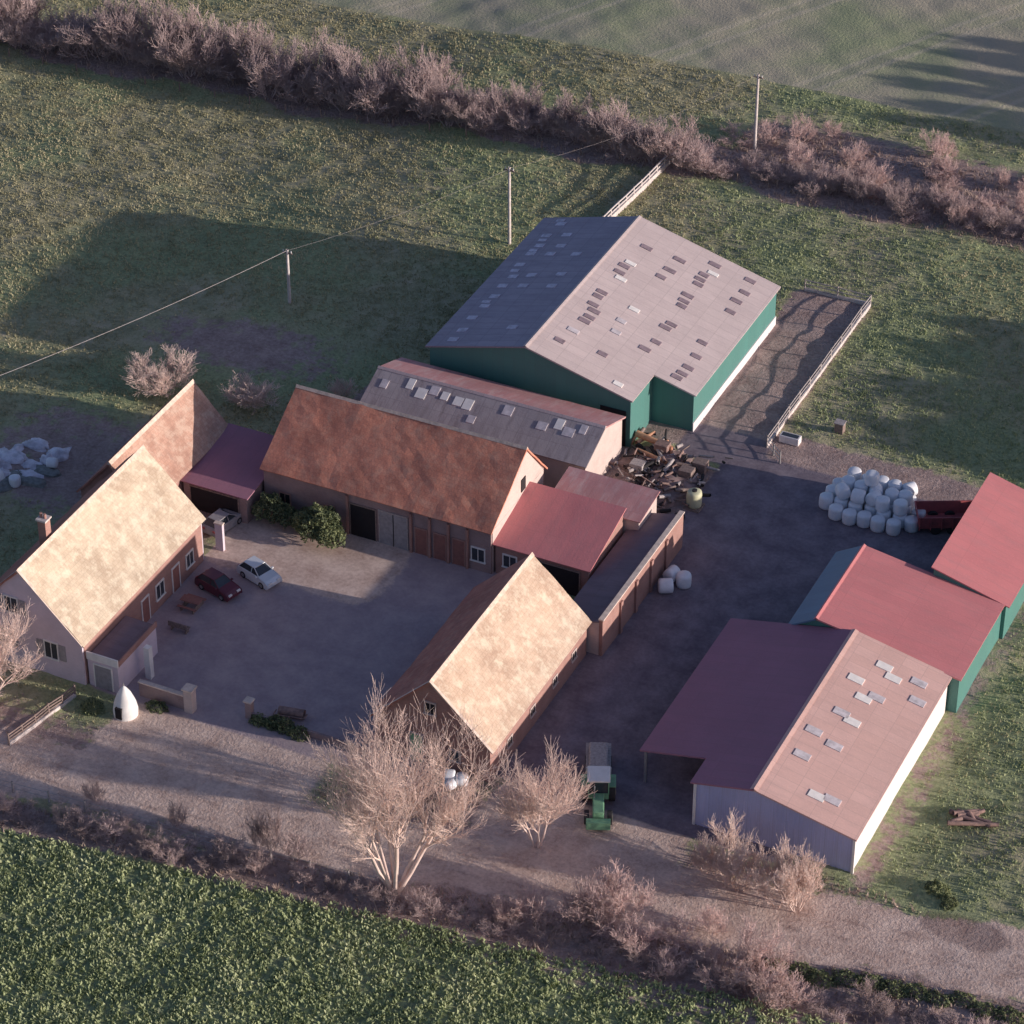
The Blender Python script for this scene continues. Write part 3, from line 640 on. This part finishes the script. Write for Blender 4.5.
def car(name,loc,ang,paint,L=4.1,W=1.72):
    e=empty(name)
    h=L/2
    prof=[(-h,.35),(-h+.05,.78),(-h+.15,.93),(-h+.9,.98),(h-1.15,.98),(h-.35,.82),(h-.03,.62),(h,.35),(h-.1,.22),(-h+.1,.22)]
    V=[];n=len(prof)
    rows=[(-W/2,.985,-.03),(-W/2+.14,1.0,.04),(W/2-.14,1.0,.04),(W/2,.985,-.03)]
    for y,s,dz in rows:
        for x,z in prof: V.append((x*s,y,z+(dz if z>.7 else 0)))
    F=[]
    for r in range(3):
        for i in range(n): F.append((r*n+i,r*n+(i+1)%n,(r+1)*n+(i+1)%n,(r+1)*n+i))
    F+= [tuple(range(n)),tuple(range(4*n-1,3*n-1,-1))]
    o=mesh("body",V,F,paint,e,False); b=o.modifiers.new("b","BEVEL"); b.width=.04; b.segments=2
    lo=[(-h+.25,.97),(h-1.05,.97)]; hi=[(-h+.7,1.45),(h-1.75,1.47)]
    w0=W/2-.06;w1=W/2-.25
    V=[(lo[0][0],-w0,.97),(lo[1][0],-w0,.97),(lo[1][0],w0,.97),(lo[0][0],w0,.97),(hi[0][0],-w1,1.43),(hi[1][0],-w1,1.43),(hi[1][0],w1,1.43),(hi[0][0],w1,1.43)]
    mesh("windows",V,[(0,1,5,4),(1,2,6,5),(2,3,7,6),(3,0,4,7)],M['glass'],e)
    o=box("roof",hi[0][0]-.04,hi[1][0]+.04,-w1-.03,w1+.03,1.42,1.49,paint,e,.03)
    for s in(-1,1):
        for xa,xb in((lo[0][0],hi[0][0]),(lo[1][0],hi[1][0]),(-.15,-.15)):
            Vv,Ff=tubes([((xa,s*(w0+.01),.97),(xb,s*(w1+.01),1.45),.045,.04)],4); npmesh("pillar",Vv,Ff,paint,e)
        for x in(-h+.75,h-.8):
            cyl("wheel",(x,s*(W/2-.08),.31),.31,.2,M['tyre'],e,axis='y',n=18,bev=.02); cyl("hub",(x,s*(W/2+.025),.31),.17,.02,M['metal'],e,axis='y',n=12)
        box("headlamp",h-.14,h-.0,s*(W/2-.33)-.17,s*(W/2-.33)+.17,.6,.74,M['white'],e); box("tail_lamp",-h-.01,-h+.1,s*(W/2-.25)-.12,s*(W/2-.25)+.12,.68,.86,M['steel_red'],e)
        box("mirror",h-1.3,h-1.15,s*(W/2+.1)-.08,s*(W/2+.1)+.08,.95,1.07,paint,e)
    e.location=loc; e.rotation_euler=(0,0,ang)
car("parked_car",(-14.4,-17.2,0),math.radians(-18),M['car_silver'],3.7,1.6)
car("parked_car",(-16.6,-20.0,0),math.radians(-15),M['car_maroon'],3.8,1.6)
car("parked_car",(-20.6,-12.2,0),math.radians(80),M['door_grey'],3.8,1.6)
e=empty("green_tractor")
box("bonnet",-2.1,.1,-.42,.42,.8,1.45,M['tractor_green'],e,.08); box("chassis",-2.0,1.4,-.3,.3,.5,.8,M['metal'],e)
box("cab_base",.1,1.7,-.75,.75,.8,1.35,M['tractor_green'],e,.05); box("cab_glass",.15,1.65,-.72,.72,1.35,2.45,M['glass'],e,.04); box("cab_roof",.02,1.8,-.85,.85,2.45,2.62,M['white'],e,.06)
for x in(.15,1.62):
    for s in(-1,1): box("cab_pillar",x-.05,x+.05,s*.74-.04,s*.74+.04,1.3,2.46,M['tractor_green'],e)
for s in(-1,1):
    cyl("rear_wheel",(1.2,s*1.0,.85),.85,.5,M['tyre'],e,axis='y',n=24,bev=.06); cyl("rear_hub",(1.2,s*1.0,.85),.42,.53,M['yellow'],e,axis='y')
    cyl("front_wheel",(-1.6,s*.85,.55),.55,.36,M['tyre'],e,axis='y',n=20,bev=.05); cyl("front_hub",(-1.6,s*.85,.55),.26,.39,M['yellow'],e,axis='y')
    box("mudguard",.5,1.9,s*1.0-.28,s*1.0+.28,1.62,1.72,M['tractor_green'],e,.04)
box("front_loader",-2.75,-2.2,-.9,.9,.3,1.0,M['tractor_green'],e,.05)
cyl("exhaust",(-.4,.3,1.4),.05,1.1,M['metal'],e,n=8)
e.location=(21.9,-31.0,0); e.rotation_euler=(0,0,math.radians(114))
e=empty("flatbed_trailer"); box("deck",-2,2,-.95,.95,.8,.95,M['woodgrey'],e); box("headboard",-2.0,-1.92,-.95,.95,.95,1.9,M['white'],e); box("load",-1.2,1.6,-.7,.7,.95,1.4,M['woodgrey'],e,.1)
for s in(-1,1): cyl("wheel",(.5,s*.85,.42),.42,.3,M['tyre'],e,axis='y')
e.location=(20.1,-27.0,0); e.rotation_euler=(0,0,math.radians(114))

# ---------------------------------------------------------------- vegetation
def grow(S,p,d,L,r,lvl,mx,rg,spr,kids,up):
    n=3
    for i in range(n):
        d=(d+Vector((rg.uniform(-1,1),rg.uniform(-1,1),rg.uniform(-.6,1)))*.14+Vector((0,0,up))).normalized()
        q=p+d*(L/n); r2=r*(.82 if lvl<mx else .7); S.append((tuple(p),tuple(q),max(r,.011),max(r2,.009)))
        if lvl<mx and not(lvl==0 and i==0 and L>3):
            for k_ in range(kids if lvl<2 else 2 if kids>2 and lvl>=3 else kids):
                ax=Vector((rg.uniform(-1,1),rg.uniform(-1,1),rg.uniform(-.3,.5))).normalized()
                nd=(d+ax*spr).normalized(); grow(S,q,nd,L*rg.uniform(.5,.72),r2*.6,lvl+1,mx,rg,spr,kids,up)
        p=q; r=r2
def tree_segs(H,rad,seed,mx=4,kids=2,spr=.75,stems=1,up=.05,lean=.4):
    rg=random.Random(seed); S=[]
    for s in range(stems):
        a=6.28*s/stems+rg.uniform(-.5,.5); ln=lean if stems>1 else .05
        d=Vector((math.cos(a)*ln*rg.uniform(.4,1),math.sin(a)*ln*rg.uniform(.4,1),1)).normalized()
        b=Vector((math.cos(a),math.sin(a),0))*(.25 if stems>1 else 0)
        grow(S,b,d,H*(.5 if stems==1 else .52)*rg.uniform(.8,1),rad,0,mx,rg,spr,kids,up)
    zmax=max(s[1][2] for s in S); k_=H/zmax
    return [((a[0]*k_,a[1]*k_,a[2]*k_),(b[0]*k_,b[1]*k_,b[2]*k_),r0,r1) for a,b,r0,r1 in S]
def place(V,x,y,sx=1,sz=1,ang=0,z=0):
    c,s=math.cos(ang),math.sin(ang); W=np.empty_like(V)
    W[:,0]=(V[:,0]*c-V[:,1]*s)*sx+x; W[:,1]=(V[:,0]*s+V[:,1]*c)*sx+y; W[:,2]=V[:,2]*sz+z
    return W
def bare(name,x,y,H,rad,seed,mat='bark',w=1,**kw):
    V,F=tubes(tree_segs(H,rad,seed,**kw)); V=place(V,x,y,w,1,0,-.1)
    return npmesh(name,V,F,M[mat])
bare("bare_tree",12.5,-45.4,16.5,.2,5,mx=4,kids=2,spr=.65,stems=8,lean=.42,w=1.1,up=.09)
bare("bare_tree",19.6,-36.6,9.0,.1,8,mx=3,kids=3,spr=.65,stems=6,lean=.5,w=1.0)
bare("bare_tree",-25.2,-40.5,10.5,.2,12,mx=4,kids=2,spr=.75,stems=5,lean=.7,w=1.1)
shr=[tubes(tree_segs(3.4,.036,20+i,mx=3,kids=2,spr=.8,stems=7,up=.02,lean=1.0)) for i in range(4)]
def shrubs(name,pts,mat):
    Vs=[];Fs=[];o=0
    for x,y,s,h in pts:
        V,F=rnd.choice(shr); V=place(V,x,y,s,h,rnd.uniform(0,6.28),gz(x,y)-.1); Vs.append(V);Fs.append(F+o);o+=len(V)
    return npmesh(name,np.concatenate(Vs),np.concatenate(Fs),M[mat])
shrubs("bare_shrub",[(26.8,-41.2,1.2,1.2),(28.3,-40.6,1.1,1.1),(25.6,-42.4,.9,.9),(27.2,-42,1.1,1)],'bark_pink')
shrubs("bare_shrub",[(39,-34.8,1.1,1.8),(37.6,-34.9,1.0,1.5),(38.3,-34.2,.9,1.7)],'bark')
shrubs("bare_shrub",[(33.2,-33.6,1.0,1.5),(34.6,-34.5,1.1,1.2),(31.6,-33.9,.8,1.1)],'bark')
shrubs("bare_shrub",[(38.5,-41.5,1.0,1.2),(40.0,-42.8,1.0,1.0),(37,-43.6,.9,.9),(41.5,-44,1,1)],'bark_pink')
shrubs("bare_shrub",[(22.2,-43.6,.8,.8),(20.8,-44.6,.7,.7),(32.5,-41.5,.9,.8),(34.5,-39.5,.7,.7),(30.5,-43.5,.9,.9),(33.5,-44.5,.8,.7)],'bark_pink')
shrubs("bare_shrub",[(-36,3.1,1.35,1.25),(-35.6,3.5,1.2,1.1)],'bark'); shrubs("bare_shrub",[(-27.9,4.8,1.2,1.0),(-27.2,4.5,1.1,.9)],'bark'); shrubs("bare_shrub",[(-20.8,9.2,.7,.7)],'bark')
shrubs("bare_shrub",[(-12,-46.3,.5,.7),(-5,-46.2,.5,.9),(1.5,-45.7,.5,1.2),(2.5,-45.5,.5,1.3),(4.5,-45.5,.6,.9)],'bark_dark')
H=[]
for i in range(110):
    x=-104+i*1.25+rnd.uniform(-.6,.6); y=60.6+.045*x+rnd.uniform(-1.6,2.0)
    big=1.75 if x<-35 else (1.25 if x<-8 else .75)
    H.append((x,y,big*rnd.uniform(.8,1.1),big*rnd.uniform(.55,1.35)))
shrubs("bare_hedgerow",H,'bark_dark')
H=[]
for i in range(55): H.append((rnd.uniform(-10,50),rnd.uniform(60,73),rnd.uniform(.4,1.0),rnd.uniform(.25,.9)))
shrubs("bramble_scrub",H,'bark_pink')
H=[]
for i in range(60):
    x=-30+i*1.5; H.append((x+rnd.uniform(-.5,.5),cropedge(x)+1.6+rnd.uniform(-.7,.7),rnd.uniform(.45,.8),rnd.uniform(.2,.65)))
shrubs("verge_hedge",H,'bark_dark')
def leafcloud(blobs,n,size):
    C=[]
    for (x,y,z,rx,ry,rz),w in blobs:
        m=int(n*w); d=R.normal(size=(m,3)); d/=np.linalg.norm(d,axis=1)[:,None]; d[:,2]=np.abs(d[:,2])*1.0-.25
        rr=(.72+.35*R.rand(m)**.6)[:,None]*(1+.22*np.sin(d[:,:1]*7+x)*np.cos(d[:,1:2]*6+y)); C.append(np.array([x,y,z])+d*rr*np.array([rx,ry,rz]))
    C=np.concatenate(C); m=len(C); a=R.normal(size=(m,3)); b=R.normal(size=(m,3)); a/=np.linalg.norm(a,axis=1)[:,None]; b-=a*(a*b).sum(1)[:,None]; b/=np.linalg.norm(b,axis=1)[:,None]
    s=(size*(.6+.8*R.rand(m)))[:,None]
    V=np.stack([C-a*s,C-b*s*.5,C+a*s,C+b*s*.5],1).reshape(-1,3); V[:,2]=np.maximum(V[:,2],.02)
    return V,np.arange(4*m).reshape(-1,4)
def leafball(name,blobs,n,size,mat,parent=None):
    V,F=leafcloud(blobs,n,size); return npmesh(name,V,F,M[mat],parent)
# tall evergreen shelter belt east of the farm
belt=[(72+(i%3)*2.5,29+i*2.3,9.6+(i*37%10)*.15) for i in range(10)]+[(74,86,14),(77,90,14.5),(73,94,14),(78,98,15),(74,102,14),(80,106,15)]
for i,(x,y,h) in enumerate(belt):
    e=empty("evergreen_tree"); V,F=tubes([((x,y,-.3),(x,y,h*.75),.25,.1)]+[((x,y,h*(.25+.08*q)),(x+2*math.cos(q*2),y+2*math.sin(q*2),h*(.35+.08*q)),.1,.03) for q in range(6)],6); npmesh("trunk",V,F,M['wood'],e)
    leafball("crown",[((x,y,h*.42,2.4,2.4,h*.35),.5),((x+.4,y+.3,h*.66,1.8,1.8,h*.3),.3),((x-.6,y-.8,h*.25,2.3,2.3,h*.22),.2)],2600,.36,'bush',e)
leafball("evergreen_bush",[((-12.4,-10.6,1.6,1.9,1.6,2.1),.6),((-13.8,-10.1,1.2,1.3,1.1,1.5),.2),((-11.2,-10.8,1.1,1.2,1.1,1.4),.2)],7000,.14,'bush')
leafball("evergreen_bush",[((-17.3,-9.9,1.3,1.4,1.1,1.7),.6),((-15.9,-9.9,1.0,1.2,.9,1.3),.4)],4000,.14,'bush')
leafball("garden_hedge",[((-5.6+i*.9+rnd.uniform(-.3,.3),-33.0+rnd.uniform(-.4,.4),.2,.8,.6,.5+.8*rnd.random()),.2) for i in range(5)],3000,.11,'bush')
leafball("garden_shrub",[((-17.8,-37.2,.2,.9,.8,.8),.5),((-13.4,-35.0,.1,.9,.6,.6),.5)],1200,.1,'bush')
leafball("ditch_bramble",[((40+i*1.6,-41.0+.17*i*1.6+rnd.uniform(-.4,.4),.1,1.1,.8,.5),.09) for i in range(11)],5000,.11,'bush')
leafball("nettle_clump",[((47.4,-28.6,.1,.9,.7,.7),.6),((48.6,-29.6,.1,.6,.7,.5),.4)],900,.11,'bush')
def tufts(name,xy,h,w,mat,nb=3,spread=.12):
    n=len(xy); z=ground_z(xy[:,0],xy[:,1]); Vs=[]
    for b in range(nb):
        ang=R.rand(n)*6.283; hh=h*(.6+.8*R.rand(n)); ww=w*(.6+.8*R.rand(n))
        ox=R.normal(size=n)*spread; oy=R.normal(size=n)*spread; lx=R.normal(size=n)*hh*.45; ly=R.normal(size=n)*hh*.45
        bx=xy[:,0]+ox; by=xy[:,1]+oy; cx=np.cos(ang)*ww/2; cy=np.sin(ang)*ww/2
        Vs.append(np.stack([np.stack([bx-cx,by-cy,z-.03],1),np.stack([bx+cx,by+cy,z-.03],1),np.stack([bx+lx,by+ly,z+hh],1)],1))
    V=np.stack(Vs,1).reshape(-1,3); return npmesh(name,V,np.arange(len(V)).reshape(-1,3),M[mat])
def scatter(n,x0,x1,y0,y1): return np.stack([x0+(x1-x0)*R.rand(n),y0+(y1-y0)*R.rand(n)],1)
BL=[(-30.5,-19,-35.5,-16),(-32,-18,-17,-3),(-19,14.9,-15,13),(3.5,15,-33,-8),(-14.6,9.4,12.4,37),(23,42.5,-30,16)]
def keep_grass(p):
    c=zones(p[:,0],p[:,1]); bad=np.maximum.reduce([c[0],c[1],c[2],c[3]*.8,c[4]*.7,c[5],c[6]]); k_=R.rand(len(p))>bad*2.2
    for x0,x1,y0,y1 in BL: k_&=~((p[:,0]>x0)&(p[:,0]<x1)&(p[:,1]>y0)&(p[:,1]<y1))
    return p[k_]
p=keep_grass(scatter(120000,-95,55,-50,84)); pat=pn(p[:,0],p[:,1],.12,9)-.012*(p[:,0]+10)+.15*R.normal(size=len(p))
tufts("meadow_grass",p[pat>=-.1],.17,.15,'grass',4,.2); tufts("lush_grass",p[pat<-.1],.18,.15,'grassg',4,.2)
p=scatter(32000,-45,62,-85,-44); p=p[p[:,1]<cropedge(p[:,0])-.2]
tufts("crop_field_plants",p,.24,.3,'crop',5,.2)
p=scatter(40000,-100,62,-52,72); c_=zones(p[:,0],p[:,1]); p=p[(c_[4]>.45)]
tufts("dry_verge_grass",p,.4,.16,'drygrass',3,.15)
p=scatter(9000,0,60,-50,-31); c_=zones(p[:,0],p[:,1]); p=p[(c_[2]<.35)&(c_[0]<.1)&(c_[1]<.1)&(c_[4]<.5)&(c_[5]<.2)&~((p[:,0]>28)&(p[:,0]<42)&(p[:,1]>-30))]
tufts("verge_grass",p,.3,.17,'drygrass',2,.15)

# ---------------------------------------------------------------- light, camera
el,az=math.radians(10.0),math.radians(7.0)
S=Vector((math.cos(el)*math.cos(az),math.cos(el)*math.sin(az),math.sin(el)))
ld=bpy.data.lights.new("sun","SUN"); ld.energy=5; ld.angle=math.radians(.5); ld.color=(1,.88,.79)
lo=link(bpy.data.objects.new("sun",ld)); lo.rotation_euler=S.to_track_quat('Z','Y').to_euler(); lo.location=(80,0,60)
w=bpy.data.worlds.new("World"); scn.world=w; w.use_nodes=True; nt=w.node_tree; bg=nt.nodes["Background"]
sky=nt.nodes.new("ShaderNodeTexSky"); sky.sky_type='NISHITA'; sky.sun_disc=False; sky.sun_elevation=el; sky.sun_rotation=math.pi/2-az
sky.dust_density=1.2; sky.air_density=1.0; sky.ozone_density=2.5
tn=nt.nodes.new("ShaderNodeMix"); tn.data_type='RGBA'; tn.blend_type='MULTIPLY'; tn.inputs[0].default_value=1; tn.inputs[7].default_value=(1.1,.93,1.03,1)
nt.links.new(sky.outputs[0],tn.inputs[6]); nt.links.new(tn.outputs[2],bg.inputs[0]); bg.inputs[1].default_value=.135
scn.view_settings.view_transform='Standard'; scn.view_settings.look='None'; scn.view_settings.exposure=0; scn.view_settings.gamma=1
cd=bpy.data.cameras.new("camera"); cd.sensor_width=36; cd.lens=111.3; cd.clip_end=6000; cd.clip_start=1
cam=link(bpy.data.objects.new("camera",cd)); cam.location=(92.47,-192.99,154)
cam.rotation_euler=(math.radians(90-35.74),0,math.radians(25.6)); scn.camera=cam
